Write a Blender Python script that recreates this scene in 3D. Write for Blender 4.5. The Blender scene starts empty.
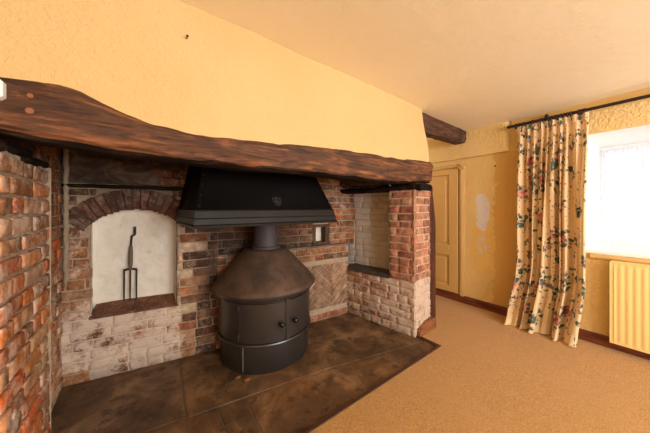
import bpy, math, random
from mathutils import Vector, noise as N
random.seed(7)
C = bpy.context.scene.collection
PI = math.pi
# ------------------------------------------------------------------ helpers
def s2l(c):
    return tuple((v/12.92 if v <= .04045 else ((v+.055)/1.055)**2.4) for v in [x/255 for x in c])
def nz(x, y, z=0): return N.noise(Vector((x, y, z)))
def fbm(x, y, z=0, o=4): return N.fractal(Vector((x, y, z)), 1.0, 2.0, o)
def sm(e0, e1, x):
    t = max(0, min(1, (x-e0)/(e1-e0))); return t*t*(3-2*t)
def lerp(a, b, t): return a+(b-a)*t
def interp(P, x):
    if x <= P[0][0]: return P[0][1]
    for (a, b), (c, d) in zip(P, P[1:]):
        if x <= c: return b+(d-b)*(x-a)/(c-a)
    return P[-1][1]

# view geometry read off the photograph: used only to turn measured points into metres
F_, HZ, H = 237., 208., 1.25
Ax = Vector((.8085, .5885)); Bx = Vector((-.5885, .8085))
def ray(px, py):
    r = (px-325)/F_
    return r*Ax.x+Ax.y, r*Bx.x+Bx.y, (HZ-py)/F_
def atz(px, py, z):
    d = ray(px, py); t = (z-H)/d[2]; return d[0]*t, d[1]*t
def aty(px, py, y):
    d = ray(px, py); t = y/d[1]; return d[0]*t, H+d[2]*t

class MB:
    def __init__(s): s.v = []; s.f = []; s.mi = []; s.col = []; s.msk = []; s.uv = None; s.flat = set()
    def add(s, vs, fs, mi=0, col=(1, 1, 1), msk=None):
        o = len(s.v); s.v += [tuple(v) for v in vs]
        s.f += [tuple(i+o for i in f) for f in fs]; s.mi += [mi]*len(fs)
        s.col += [col]*len(vs)
        s.msk += (msk if isinstance(msk, list) else [msk or (0, 0)]*len(vs))
        return o
    def box(s, a, b, mi=0, bev=0.0, col=(1, 1, 1)):
        (x0, y0, z0), (x1, y1, z1) = a, b
        if bev <= 0:
            vs = [(x, y, z) for x in (x0, x1) for y in (y0, y1) for z in (z0, z1)]
            fs = [(0, 1, 3, 2), (4, 6, 7, 5), (0, 4, 5, 1), (2, 3, 7, 6), (0, 2, 6, 4), (1, 5, 7, 3)]
            s.add(vs, fs, mi, col); return
        vs = []; e = bev
        for x, ix in ((x0, 1), (x1, -1)):
            for y, iy in ((y0, 1), (y1, -1)):
                for z, iz in ((z0, 1), (z1, -1)):
                    vs += [(x, y+iy*e, z+iz*e), (x+ix*e, y, z+iz*e), (x+ix*e, y+iy*e, z)]
        def i(a, b, c, k): return (a*4+b*2+c)*3+k
        fs = []
        for a in (0, 1): fs.append((i(a,0,0,0), i(a,0,1,0), i(a,1,1,0), i(a,1,0,0)))
        for b in (0, 1): fs.append((i(0,b,0,1), i(0,b,1,1), i(1,b,1,1), i(1,b,0,1)))
        for c in (0, 1): fs.append((i(0,0,c,2), i(0,1,c,2), i(1,1,c,2), i(1,0,c,2)))
        for a in (0, 1):
            for b in (0, 1): fs.append((i(a,b,0,0), i(a,b,1,0), i(a,b,1,1), i(a,b,0,1)))
        for a in (0, 1):
            for c in (0, 1): fs.append((i(a,0,c,0), i(a,1,c,0), i(a,1,c,2), i(a,0,c,2)))
        for b in (0, 1):
            for c in (0, 1): fs.append((i(0,b,c,1), i(1,b,c,1), i(1,b,c,2), i(0,b,c,2)))
        for a in (0, 1):
            for b in (0, 1):
                for c in (0, 1): fs.append((i(a,b,c,0), i(a,b,c,1), i(a,b,c,2)))
        s.add(vs, fs, mi, col)
    def tube(s, pts, rad, n=12, mi=0, cap=True, col=(1, 1, 1)):
        pts = [Vector(p) for p in pts]; R = rad if isinstance(rad, (list, tuple)) else [rad]*len(pts)
        vs = []; fs = []; up = None
        for k, p in enumerate(pts):
            t = (pts[min(k+1, len(pts)-1)]-pts[max(k-1, 0)]).normalized()
            if up is None:
                up = Vector((0, 0, 1)) if abs(t.z) < .9 else Vector((1, 0, 0))
            a = (up-t*up.dot(t)).normalized(); up = a; b = t.cross(a)
            for j in range(n):
                q = 2*PI*j/n; vs.append(p+(a*math.cos(q)+b*math.sin(q))*R[k])
        for k in range(len(pts)-1):
            for j in range(n):
                fs.append((k*n+j, k*n+(j+1) % n, (k+1)*n+(j+1) % n, (k+1)*n+j))
        if cap: fs += [tuple(range(n))[::-1], tuple(range((len(pts)-1)*n, len(pts)*n))]
        s.add(vs, fs, mi, col)
    def lathe(s, c, prof, n=64, mi=0, ymax=None, a0=0, a1=2*PI, cap=False):
        full = abs(a1-a0-2*PI) < 1e-6; m = n if full else n+1; vs = []
        for r, z in prof:
            for j in range(m):
                q = a0+(a1-a0)*j/n; x = c[0]+r*math.cos(q); y = c[1]+r*math.sin(q)
                if ymax: y = min(y, ymax)
                vs.append((x, y, c[2]+z))
        fs = []
        for k in range(len(prof)-1):
            for j in range(n): fs.append((k*m+j, k*m+(j+1) % m, (k+1)*m+(j+1) % m, (k+1)*m+j))
        if cap: fs += [tuple(range(m))[::-1], tuple(range((len(prof)-1)*m, len(prof)*m))]
        s.add(vs, fs, mi)
    def grid(s, fn, nu, nv, mi=0, closed=False, keep=None, msk=None):
        vs = []; mk = []
        for j in range(nv+1):
            for i in range(nu+1):
                vs.append(fn(i/nu, j/nv)); mk.append(msk(i/nu, j/nv) if msk else (0, 0))
        fs = []
        for j in range(nv):
            for i in range(nu):
                if keep and not keep((i+.5)/nu, (j+.5)/nv): continue
                a = j*(nu+1)+i; fs.append((a, a+1, a+nu+2, a+nu+1))
        s.add(vs, fs, mi, msk=mk)
    def build(s, name, mats, parent=None, smooth=None, label=None, cat=None, group=None, kind=None, solid=None, fix=True):
        off = Vector((0, 0, 0)); p = parent
        while p: off += p.location; p = p.parent
        me = bpy.data.meshes.new(name)
        me.from_pydata([tuple(Vector(v)-off) for v in s.v], [], s.f)
        mats = mats if isinstance(mats, (list, tuple)) else [mats]
        for m in mats: me.materials.append(m)
        me.polygons.foreach_set('material_index', s.mi)
        a = me.attributes.new('Col', 'FLOAT_COLOR', 'POINT')
        a.data.foreach_set('color', [x for c, k in zip(s.col, s.msk) for x in (c[0], c[1], c[2], 1)])
        a = me.attributes.new('Msk', 'FLOAT_COLOR', 'POINT')
        a.data.foreach_set('color', [x for k in s.msk for x in (k[0], k[1], 0, 1)])
        if s.uv:
            u = me.uv_layers.new(name='UVMap')
            for l in me.loops: u.data[l.index].uv = s.uv[l.vertex_index]
        me.update()
        if fix:
            import bmesh
            bm = bmesh.new(); bm.from_mesh(me); bmesh.ops.recalc_face_normals(bm, faces=bm.faces)
            bm.to_mesh(me); bm.free()
        if smooth is not None:
            me.shade_smooth()
            me.set_sharp_from_angle(angle=math.radians(smooth))
        o = bpy.data.objects.new(name, me); C.objects.link(o)
        if parent: o.parent = parent
        if solid:
            md = o.modifiers.new('s', 'SOLIDIFY'); md.thickness = solid; md.offset = 0
        if label: o['label'] = label
        if cat: o['category'] = cat
        if group: o['group'] = group
        if kind: o['kind'] = kind
        return o
def empty(name, loc, label, cat, group=None):
    o = bpy.data.objects.new(name, None); o.location = loc; o.empty_display_size = .1; C.objects.link(o)
    o['label'] = label; o['category'] = cat
    if group: o['group'] = group
    return o

# ------------------------------------------------------------------ materials
class Mat:
    def __init__(s, name, rough=.7, metal=0, spec=.5, coord='Object'):
        s.m = bpy.data.materials.new(name); s.m.use_nodes = True; s.t = s.m.node_tree; s.n = s.t.nodes
        s.b = s.n['Principled BSDF']; s.b.inputs['Roughness'].default_value = rough
        s.b.inputs['Metallic'].default_value = metal; s.b.inputs['Specular IOR Level'].default_value = spec
        s.vec = s.n.new('ShaderNodeTexCoord').outputs[coord]
    def put(s, sock, v):
        if isinstance(v, bpy.types.NodeSocket): s.t.links.new(v, sock)
        elif isinstance(v, (tuple, list)):
            if sock.type == 'RGBA': sock.default_value = (*v[:3], 1)
            else: sock.default_value = v
        else: sock.default_value = v
    def noise(s, scale, detail=4, rough=.55, vec=None, dist=0, out='Fac'):
        n = s.n.new('ShaderNodeTexNoise'); s.put(n.inputs['Vector'], vec or s.vec)
        n.inputs['Scale'].default_value = scale; n.inputs['Detail'].default_value = detail
        n.inputs['Roughness'].default_value = rough; n.inputs['Distortion'].default_value = dist
        return n.outputs[out]
    def voro(s, scale, out='Distance', vec=None, feat='F1', rnd=1):
        n = s.n.new('ShaderNodeTexVoronoi'); n.feature = feat; s.put(n.inputs['Vector'], vec or s.vec)
        n.inputs['Scale'].default_value = scale; n.inputs['Randomness'].default_value = rnd
        return n.outputs[out]
    def scale(s, xyz, vec=None, loc=(0, 0, 0)):
        n = s.n.new('ShaderNodeMapping'); s.put(n.inputs[0], vec or s.vec); n.inputs['Scale'].default_value = xyz
        n.inputs['Location'].default_value = loc
        return n.outputs[0]
    def ramp(s, f, a, b):
        n = s.n.new('ShaderNodeMapRange'); n.interpolation_type = 'SMOOTHSTEP'
        s.put(n.inputs[0], f); n.inputs[1].default_value = a; n.inputs[2].default_value = b
        return n.outputs[0]
    def cramp(s, f, stops):
        n = s.n.new('ShaderNodeValToRGB'); s.put(n.inputs[0], f); e = n.color_ramp.elements
        while len(e) < len(stops): e.new(.5)
        for el, (p, c) in zip(e, stops): el.position = p; el.color = (*s2l(c), 1)
        return n.outputs[0]
    def math(s, op, a, b=0):
        n = s.n.new('ShaderNodeMath'); n.operation = op; s.put(n.inputs[0], a); s.put(n.inputs[1], b); return n.outputs[0]
    def mix(s, f, a, b, mode='MIX'):
        n = s.n.new('ShaderNodeMix'); n.data_type = 'RGBA'; n.blend_type = mode
        s.put(n.inputs[0], f); s.put(n.inputs[6], a); s.put(n.inputs[7], b); return n.outputs[2]
    def attr(s, name):
        n = s.n.new('ShaderNodeAttribute'); n.attribute_name = name; return n.outputs['Color']
    def sep(s, v):
        n = s.n.new('ShaderNodeSeparateXYZ'); s.put(n.inputs[0], v); return n.outputs
    def base(s, c): s.put(s.b.inputs['Base Color'], c); return s
    def rough(s, c): s.put(s.b.inputs['Roughness'], c); return s
    def bump(s, h, st=.3, dist=.01):
        n = s.n.new('ShaderNodeBump'); n.inputs['Strength'].default_value = st; n.inputs['Distance'].default_value = dist
        s.put(n.inputs['Height'], h); s.put(s.b.inputs['Normal'], n.outputs[0]); return s
def simple(name, c, rough=.6, metal=0, var=.12, sc=20, bump=.1):
    m = Mat(name, rough, metal); f = m.noise(sc, 4)
    a = s2l(c)
    m.base(m.mix(f, tuple(x*(1-var) for x in a), tuple(min(1, x*(1+var)) for x in a)))
    if bump: m.bump(m.noise(sc*3, 3), bump, .005)
    return m.m

def brick_mat(name='brick', washc=(222, 202, 184), smear=.62):
    m = Mat(name, .9, spec=.2)
    k = m.sep(m.attr('Msk'))
    n1 = m.noise(14, 6, .65); n2 = m.noise(60, 4, .6); n3 = m.noise(5, 3)
    c = m.attr('Col')
    c = m.mix(m.ramp(n1, .35, .7), m.mix(1, c, (.55, .52, .5), 'MULTIPLY'), m.mix(1, c, (1.15, 1.15, 1.12), 'MULTIPLY'))
    c = m.mix(m.math('MULTIPLY', m.ramp(m.noise(11, 6, .75, dist=.5), .47, .66), smear), c, m.mix(n2, s2l((122, 98, 78)), s2l((204, 178, 152))))
    c = m.mix(m.math('MULTIPLY', m.ramp(n2, .55, .75), .35), c, s2l((205, 180, 155)))
    # whitewash worn away in patches
    w = m.math('ADD', m.math('MULTIPLY', n1, .75), m.math('ADD', m.math('MULTIPLY', n2, .35), m.math('MULTIPLY', n3, .7)))
    w = m.math('ADD', m.math('SUBTRACT', w, .33), m.math('MULTIPLY', m.math('SUBTRACT', k[0], .5), .7))
    w = m.ramp(w, .50, .74)
    wc = m.mix(m.noise(9, 5), s2l(tuple(x*.84 for x in washc)), s2l(washc))
    c = m.mix(m.math('MULTIPLY', w, .86), c, wc)
    so = m.math('MULTIPLY', k[1], m.ramp(m.math('ADD', n3, m.math('MULTIPLY', k[1], .5)), .3, .75))
    c = m.mix(so, c, s2l((38, 28, 24)))
    m.base(c).bump(m.math('ADD', m.math('MULTIPLY', n1, .6), n2), .7, .006)
    return m.m
def mortar_mat(name='lime_mortar', a=(118, 98, 80), b=(206, 182, 154)):
    m = Mat(name, .95, spec=.15); k = m.sep(m.attr('Msk'))
    n1 = m.noise(30, 5, .7); n3 = m.noise(5, 3)
    c = m.mix(n1, s2l(a), s2l(b))
    w = m.ramp(m.math('ADD', m.math('ADD', m.math('MULTIPLY', n1, .4), m.math('MULTIPLY', n3, .6)), m.math('MULTIPLY', m.math('SUBTRACT', k[0], .5), .9)), .45, .65)
    c = m.mix(m.math('MULTIPLY', w, .8), c, s2l((216, 200, 180)))
    c = m.mix(m.math('MULTIPLY', k[1], m.ramp(m.math('ADD', n3, m.math('MULTIPLY', k[1], .5)), .3, .75)), c, s2l((36, 28, 24)))
    m.base(c).bump(m.noise(90, 5, .7), .8, .006)
    return m.m
MBR = brick_mat(); MMO = mortar_mat()
MBP = brick_mat('pier_brick', (222, 198, 176), .35); MMP = mortar_mat('pier_mortar', (172, 142, 114), (222, 192, 160))

def plaster(name, c1, c2, tex=1.0, rough=.75, sc=62):
    m = Mat(name, rough, spec=.3)
    m.base(m.mix(m.ramp(m.noise(1.3, 4), .3, .7), s2l(c1), s2l(c2)))
    h = m.math('ADD', m.ramp(m.noise(sc, 3, .6), .42, .68), m.math('MULTIPLY', m.noise(sc*3, 3), .35))
    m.bump(h, .5*tex, .004)
    return m
M_plaster = plaster('cream_plaster', (212, 179, 122), (216, 185, 130)).m
M_ceil = plaster('ceiling_plaster', (248, 236, 206), (250, 239, 212), .3, sc=12).m

def farwall_mat():
    m = Mat('yellow_wallpaper', .75, spec=.3)
    x, y, z = m.sep(m.vec)[0:3]
    dist = m.math('MULTIPLY', m.math('SUBTRACT', m.noise(9, 4), .5), .16)
    yy = m.math('ADD', y, dist); zz = m.math('ADD', z, dist)
    n = m.noise(2.5, 4)
    c = m.mix(n, s2l((230, 194, 122)), s2l((240, 210, 146)))
    tan = m.mix(m.noise(2, 3), s2l((216, 172, 98)), s2l((224, 182, 108)))
    smooth = m.math('MULTIPLY', m.ramp(m.math('SUBTRACT', 1.10, yy), -.005, .01), m.ramp(m.math('SUBTRACT', yy, .46), -.01, .02))
    smooth = m.math('MULTIPLY', smooth, m.ramp(m.math('SUBTRACT', 1.9, z), 0, .01))
    c = m.mix(smooth, c, tan)
    # bare ellipse of pale filler and the scraped patch under it
    def ell(cy, cz, ry, rz, e=.35):
        a = m.math('POWER', m.math('ABSOLUTE', m.math('DIVIDE', m.math('SUBTRACT', yy, cy), ry)), 2)
        b = m.math('POWER', m.math('ABSOLUTE', m.math('DIVIDE', m.math('SUBTRACT', zz, cz), rz)), 2)
        return m.ramp(m.math('SUBTRACT', 1, m.math('ADD', a, b)), 0, e)
    c = m.mix(m.math('MULTIPLY', ell(1.22, .78, .15, .42), .55), c, s2l((236, 190, 92)))
    c = m.mix(m.math('MULTIPLY', ell(1.235, .82, .07, .13), m.ramp(m.noise(22, 4), .4, .6)), c, s2l((222, 204, 184)))
    c = m.mix(ell(1.225, 1.2, .08, .25), c, m.mix(m.noise(14, 4), s2l((222, 212, 206)), s2l((240, 234, 228))))
    # scuffs low on the wall near the radiator
    c = m.mix(m.math('MULTIPLY', m.ramp(m.noise(7, 5, .7), .62, .7), m.ramp(m.math('SUBTRACT', .45, y), 0, .05)), c, s2l((238, 214, 170)))
    h = m.math('ADD', m.ramp(m.noise(46, 3, .6), .4, .66), m.math('MULTIPLY', m.noise(100, 3), .3))
    h = m.math('MULTIPLY', h, m.math('SUBTRACT', 1, m.math('MULTIPLY', smooth, .85)))
    m.base(c).bump(h, .55, .008)
    return m.m
M_far = farwall_mat()
M_white = simple('white_paint', (244, 243, 240), .5, var=.02, sc=4, bump=.05)
M_door = simple('door_paint', (212, 172, 104), .5, var=.05, sc=3, bump=.04)
M_rad = simple('radiator_enamel', (246, 212, 138), .35, var=.02, sc=4, bump=0)

def wood(name, c1, c2, c3, rough=.6, axis=0, bump=.5, sc=1.0):
    m = Mat(name, rough, spec=.35)
    k = [9*sc]*3; k[axis] = 1.1*sc
    v = m.scale(tuple(k)); g = m.noise(2.2, 8, .65, v, 1.2); g2 = m.noise(9, 5, .6, v); n3 = m.noise(4, 4)
    c = m.cramp(g, [(.3, c1), (.5, c2), (.72, c3)])
    c = m.mix(m.ramp(g2, .45, .8), c, m.mix(1, c, (.35, .33, .32), 'MULTIPLY'))
    c = m.mix(m.math('MULTIPLY', m.ramp(n3, .52, .75), .6), c, s2l(c1))
    m.base(c).bump(m.math('ADD', g, m.math('MULTIPLY', g2, .6)), bump, .012)
    return m.m
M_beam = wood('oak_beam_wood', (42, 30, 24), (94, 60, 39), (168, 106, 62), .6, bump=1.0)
M_dark = wood('dark_wood', (18, 14, 12), (34, 25, 20), (66, 48, 36), .95)
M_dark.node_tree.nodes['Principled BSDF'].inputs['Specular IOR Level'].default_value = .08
M_post = wood('post_wood', (48, 27, 19), (78, 44, 30), (106, 62, 42), .5, 2)
M_base = wood('baseboard_wood', (84, 42, 28), (120, 64, 42), (142, 82, 54), .45, 1, .2)
M_block = wood('plinth_wood', (104, 62, 38), (146, 92, 58), (176, 118, 78), .5, 0, .3)

def carpet_mat():
    m = Mat('carpet_pile', .95, spec=.1)
    n1 = m.noise(170, 3, .6); n2 = m.noise(2.2, 5, .6); n3 = m.noise(28, 4, .7)
    c = m.mix(m.ramp(n1, .3, .7), s2l((158, 108, 50)), s2l((210, 162, 94)))
    c = m.mix(m.math('MULTIPLY', m.ramp(n2, .35, .7), .45), c, s2l((190, 142, 84)))
    c = m.mix(m.math('MULTIPLY', m.ramp(n3, .5, .75), .3), c, s2l((150, 104, 56)))
    m.base(c).bump(m.math('ADD', n1, n3), .8, .008)
    m.b.inputs['Sheen Weight'].default_value = .15
    return m.m
M_carpet = carpet_mat()
def slab_mat():
    m = Mat('hearth_stone', .55, spec=.4)
    n1 = m.noise(3.2, 7, .65, dist=.6); n2 = m.noise(16, 6, .7); n3 = m.noise(1.6, 3)
    c = m.cramp(n1, [(.3, (58, 42, 29)), (.5, (100, 75, 51)), (.72, (158, 126, 92))])
    c = m.mix(m.math('MULTIPLY', m.ramp(m.noise(7, 6, .75), .5, .64), .75), c, s2l((46, 31, 21)))
    c = m.mix(m.math('MULTIPLY', m.ramp(n3, .5, .7), .5), c, s2l((124, 80, 42)))
    c = m.mix(1, c, m.attr('Col'), 'MULTIPLY')
    m.base(c).rough(m.ramp(n2, .1, 1.3)).bump(m.math('ADD', n1, m.math('MULTIPLY', n2, .4)), .4, .008)
    m.rough(m.math('ADD', .38, m.math('MULTIPLY', n2, .35)))
    return m.m
M_slab = slab_mat()
M_joint = simple('hearth_joint', (104, 88, 68), .9, var=.3, sc=30)
def iron(name, c, rough=.45, rust=0, sc=6):
    m = Mat(name, rough, spec=.5); n = m.noise(sc, 6, .65); n2 = m.noise(40, 4)
    a = s2l(c); col = m.mix(n, tuple(v*.65 for v in a), tuple(v*1.4 for v in a))
    if rust: col = m.mix(m.math('MULTIPLY', m.ramp(m.noise(5, 6, .7), .35, .65), rust), col, m.mix(n, s2l((92, 68, 52)), s2l((124, 97, 76))))
    m.b.inputs['Metallic'].default_value = .35
    m.base(col).rough(m.math('ADD', rough-.1, m.math('MULTIPLY', n, .3))).bump(n2, .12, .003)
    return m.m
M_iron = iron('black_iron', (38, 35, 34), .3)
M_iron.node_tree.nodes['Principled BSDF'].inputs['Metallic'].default_value = 0; M_iron.node_tree.nodes['Principled BSDF'].inputs['Specular IOR Level'].default_value = .8
M_cone = iron('rusted_iron', (66, 52, 43), .6, .7)
M_hood = iron('hood_iron', (13, 11, 10), .7)
M_hood.node_tree.nodes['Principled BSDF'].inputs['Specular IOR Level'].default_value = .06; M_hood.node_tree.nodes['Principled BSDF'].inputs['Metallic'].default_value = 0
M_hoodrim = iron('hood_rim_iron', (30, 26, 21), .5)
M_hoodrim.node_tree.nodes['Principled BSDF'].inputs['Metallic'].default_value = 0; M_hoodrim.node_tree.nodes['Principled BSDF'].inputs['Specular IOR Level'].default_value = .2
M_flue = iron('flue_metal', (66, 58, 62), .6)
M_rod = simple('rod_metal', (44, 28, 24), .4, .3, .1)
M_fork = simple('fork_iron', (52, 42, 36), .6, .5, .3, 30)
M_forkwood = simple('fork_socket', (92, 80, 64), .7, 0, .2, 30)

def curtain_mat():
    m = Mat('floral_chintz', .85, spec=.2, coord='UV')
    base = m.mix(m.noise(3, 3), s2l((232, 200, 152)), s2l((242, 214, 170)))
    dv = m.n.new('ShaderNodeVectorMath'); dv.operation = 'ADD'
    nn = m.n.new('ShaderNodeVectorMath'); nn.operation = 'SCALE'; nn.inputs['Scale'].default_value = .05
    m.put(nn.inputs[0], m.noise(14, 3, out='Color')); m.put(dv.inputs[0], m.vec); m.put(dv.inputs[1], nn.outputs[0])
    V = dv.outputs[0]
    cl = m.voro(5.2, vec=V); clc = m.sep(m.voro(5.2, 'Color', vec=V))
    spec = m.sep(m.voro(26, 'Color', vec=V)); sd = m.voro(26, vec=V)
    inside = m.ramp(m.math('SUBTRACT', .56, cl), 0, .05); core = m.ramp(m.math('SUBTRACT', .27, cl), 0, .04)
    leaf = m.mix(m.ramp(spec[1], .3, .6), s2l((66, 98, 88)), s2l((120, 106, 104)))
    leafm = m.math('MULTIPLY', m.math('MULTIPLY', inside, m.ramp(spec[0], .34, .38)), m.ramp(m.math('SUBTRACT', .60, sd), 0, .12))
    rose = m.mix(m.ramp(m.noise(38, 3, vec=V), .4, .6), s2l((190, 94, 86)), s2l((230, 160, 140)))
    rose = m.mix(m.ramp(clc[1], .6, .64), rose, m.mix(m.noise(40, 2, vec=V), s2l((50, 92, 84)), s2l((120, 130, 120))))
    c = m.mix(leafm, base, leaf)
    c = m.mix(m.math('MULTIPLY', core, m.ramp(m.noise(26, 3, vec=V), .38, .45)), c, rose)
    # sprigs between the bunches
    sv = m.voro(15, vec=V); sc = m.sep(m.voro(15, 'Color', vec=V))
    dots = m.math('MULTIPLY', m.ramp(m.math('SUBTRACT', .24, sv), 0, .05), m.ramp(sc[0], .45, .5))
    c = m.mix(dots, c, m.mix(m.ramp(sc[2], .5, .55), s2l((98, 96, 88)), s2l((200, 116, 100))))
    v2 = m.voro(34, vec=V); s2 = m.sep(m.voro(34, 'Color', vec=V))
    c = m.mix(m.math('MULTIPLY', m.ramp(m.math('SUBTRACT', .25, v2), 0, .05), m.ramp(s2[0], .6, .62)), c, s2l((96, 82, 70)))
    m.base(c).bump(m.noise(300, 2), .1, .002)
    m.b.inputs['Subsurface Weight'].default_value = 0
    t = m.n.new('ShaderNodeBsdfTranslucent'); m.put(t.inputs[0], c)
    mx = m.n.new('ShaderNodeMixShader'); mx.inputs[0].default_value = .22
    m.t.links.new(m.b.outputs[0], mx.inputs[1]); m.t.links.new(t.outputs[0], mx.inputs[2])
    m.t.links.new(mx.outputs[0], m.n['Material Output'].inputs[0])
    return m.m
M_curt = curtain_mat()
def net_mat():
    m = Mat('net_fabric', .9, coord='UV'); m.base((.93, .95, 1))
    t = m.n.new('ShaderNodeBsdfTranslucent'); t.inputs[0].default_value = (.95, .96, 1, 1)
    tr = m.n.new('ShaderNodeBsdfTransparent')
    a = m.n.new('ShaderNodeMixShader'); a.inputs[0].default_value = .6
    b = m.n.new('ShaderNodeMixShader')
    m.put(b.inputs[0], m.math('ADD', .35, m.math('MULTIPLY', m.ramp(m.noise(9, 4), .4, .6), .1)))
    m.t.links.new(m.b.outputs[0], a.inputs[1]); m.t.links.new(t.outputs[0], a.inputs[2])
    m.t.links.new(tr.outputs[0], b.inputs[1]); m.t.links.new(a.outputs[0], b.inputs[2])
    m.t.links.new(b.outputs[0], m.n['Material Output'].inputs[0])
    return m.m
M_net = net_mat()
def glass_mat():
    m = Mat('window_glass', .05); t = m.n.new('ShaderNodeBsdfTransparent'); g = m.n.new('ShaderNodeBsdfGlossy')
    g.inputs['Roughness'].default_value = .02
    mx = m.n.new('ShaderNodeMixShader'); mx.inputs[0].default_value = .06
    m.t.links.new(t.outputs[0], mx.inputs[1]); m.t.links.new(g.outputs[0], mx.inputs[2])
    m.t.links.new(mx.outputs[0], m.n['Material Output'].inputs[0]); return m.m
M_glass = glass_mat()

# ------------------------------------------------------------------ brickwork
class Fr:       # a wall frame: s along the wall, d towards the room, z up
    def __init__(s, p, q, off=0):
        s.p = Vector((p[0], p[1])); q = Vector((q[0], q[1])); s.L = (q-s.p).length
        s.u = (q-s.p).normalized(); s.n = Vector((s.u.y, -s.u.x)); s.p = s.p+s.n*off
    def __call__(s, a, z, d=0):
        v = s.p+s.u*a+s.n*d; return (v.x, v.y, z)
def warp(s, z, k):
    if k == 11: return z+.004*nz(s*2.1, z*1.3, k), s
    return z+.010*nz(s*2.1+k, z*1.3, k), s+.006*nz(s*3, z*9, k+5)
RED = [(148, 92, 60), (160, 104, 68), (130, 80, 52), (170, 116, 76), (120, 80, 56), (156, 108, 78)]
DULL = [(108, 75, 52), (94, 65, 46), (124, 89, 62), (84, 59, 42), (132, 99, 72), (112, 85, 62)]
ORG = [(212, 126, 62), (196, 114, 64), (182, 102, 58), (218, 142, 82), (164, 110, 72), (210, 158, 112), (142, 98, 64), (192, 136, 92), (204, 100, 44)]  # orange bricks, brightened to put warm light into the left cheek's colour
PALE = [(202, 164, 132), (186, 138, 102), (174, 122, 86), (210, 182, 152), (162, 116, 86)]
def put_brick(mb, F, s0, s1, z0, z1, col, wash, soot, k, d0=0, jit=.004, mk=None):
    ks = lambda L, m: [0, .004/L]+[(.004+(L-.008)*i/m)/L for i in range(1, m)]+[1-.004/L, 1]
    AA = ks(s1-s0, max(2, int((s1-s0)/.025))); BB = ks(z1-z0, 3)
    nu = len(AA)-1; nv = len(BB)-1; vs = []; ms = []; ix = {}
    pr = random.uniform(-.004, .005)+d0; tl = random.uniform(-.004, .004); sd = random.random()*50
    q_ = random.uniform(.82, 1.18); c = tuple(min(1, x*q_*random.uniform(.96, 1.04)) for x in s2l(col))
    for j, b in enumerate(BB):
        for i, a in enumerate(AA):
            s = lerp(s0, s1, a); z = lerp(z0, z1, b)
            bx_, bz_ = i in (0, nu), j in (0, nv)
            rd = -.008 if (bx_ and bz_) else (-.0035 if (bx_ or bz_) else 0)
            zz, ss = warp(s, z, k)
            ss += jit*nz(s*40, z*40, sd); zz += jit*nz(s*40+9, z*40, sd)
            d = pr+tl*(a-.5)+rd+.005*nz(s*38, z*38, sd)
            ix[i, j] = len(vs); vs.append(F(ss, zz, d)); ms.append((wash(s, z), soot(s, z)))
    fs = [(ix[i, j], ix[i+1, j], ix[i+1, j+1], ix[i, j+1]) for j in range(nv) for i in range(nu)]
    rim = [(i, 0) for i in range(nu)]+[(nu, j) for j in range(nv)]+[(i, nv) for i in range(nu, 0, -1)]+[(0, j) for j in range(nv, 0, -1)]
    base = len(vs)
    for (i, j) in rim:
        s = lerp(s0, s1, AA[i]); z = lerp(z0, z1, BB[j]); zz, ss = warp(s, z, k)
        vs.append(F(ss, zz, -.03+d0)); ms.append((wash(s, z), soot(s, z)))
    m = len(rim)
    for q in range(m): fs.append((ix[rim[q]], base+q, base+(q+1) % m, ix[rim[(q+1) % m]]))
    mb.add(vs, fs, 0, c, ms)
def poly_brick(mb, F, poly, col, wash, soot, bev=.004, d=0, jit=.002):
    cx = sum(p[0] for p in poly)/len(poly); cy = sum(p[1] for p in poly)/len(poly)
    P = [(x+random.uniform(-jit, jit), y+random.uniform(-jit, jit)) for x, y in poly]
    dd = d+random.uniform(-.003, .003); n = len(P); vs = []; ms = []
    q_ = random.uniform(.82, 1.18); c = tuple(min(1, x*q_*random.uniform(.96, 1.04)) for x in s2l(col))
    for lay in range(3):
        for x, y in P:
            l = math.hypot(x-cx, y-cy) or 1; k = (bev/l if lay == 2 else 0)
            xx = x+(cx-x)*k; yy = y+(cy-y)*k
            vs.append(F(xx, yy, (-.03, dd-.004, dd)[lay]+d*(lay == 0))); ms.append((wash(x, y), soot(x, y)))
    fs = [tuple(range(2*n, 3*n))]
    for l in (0, 1):
        for q in range(n): fs.append((l*n+q, l*n+(q+1) % n, (l+1)*n+(q+1) % n, (l+1)*n+q))
    mb.add(vs, fs, 0, c, ms)
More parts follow.
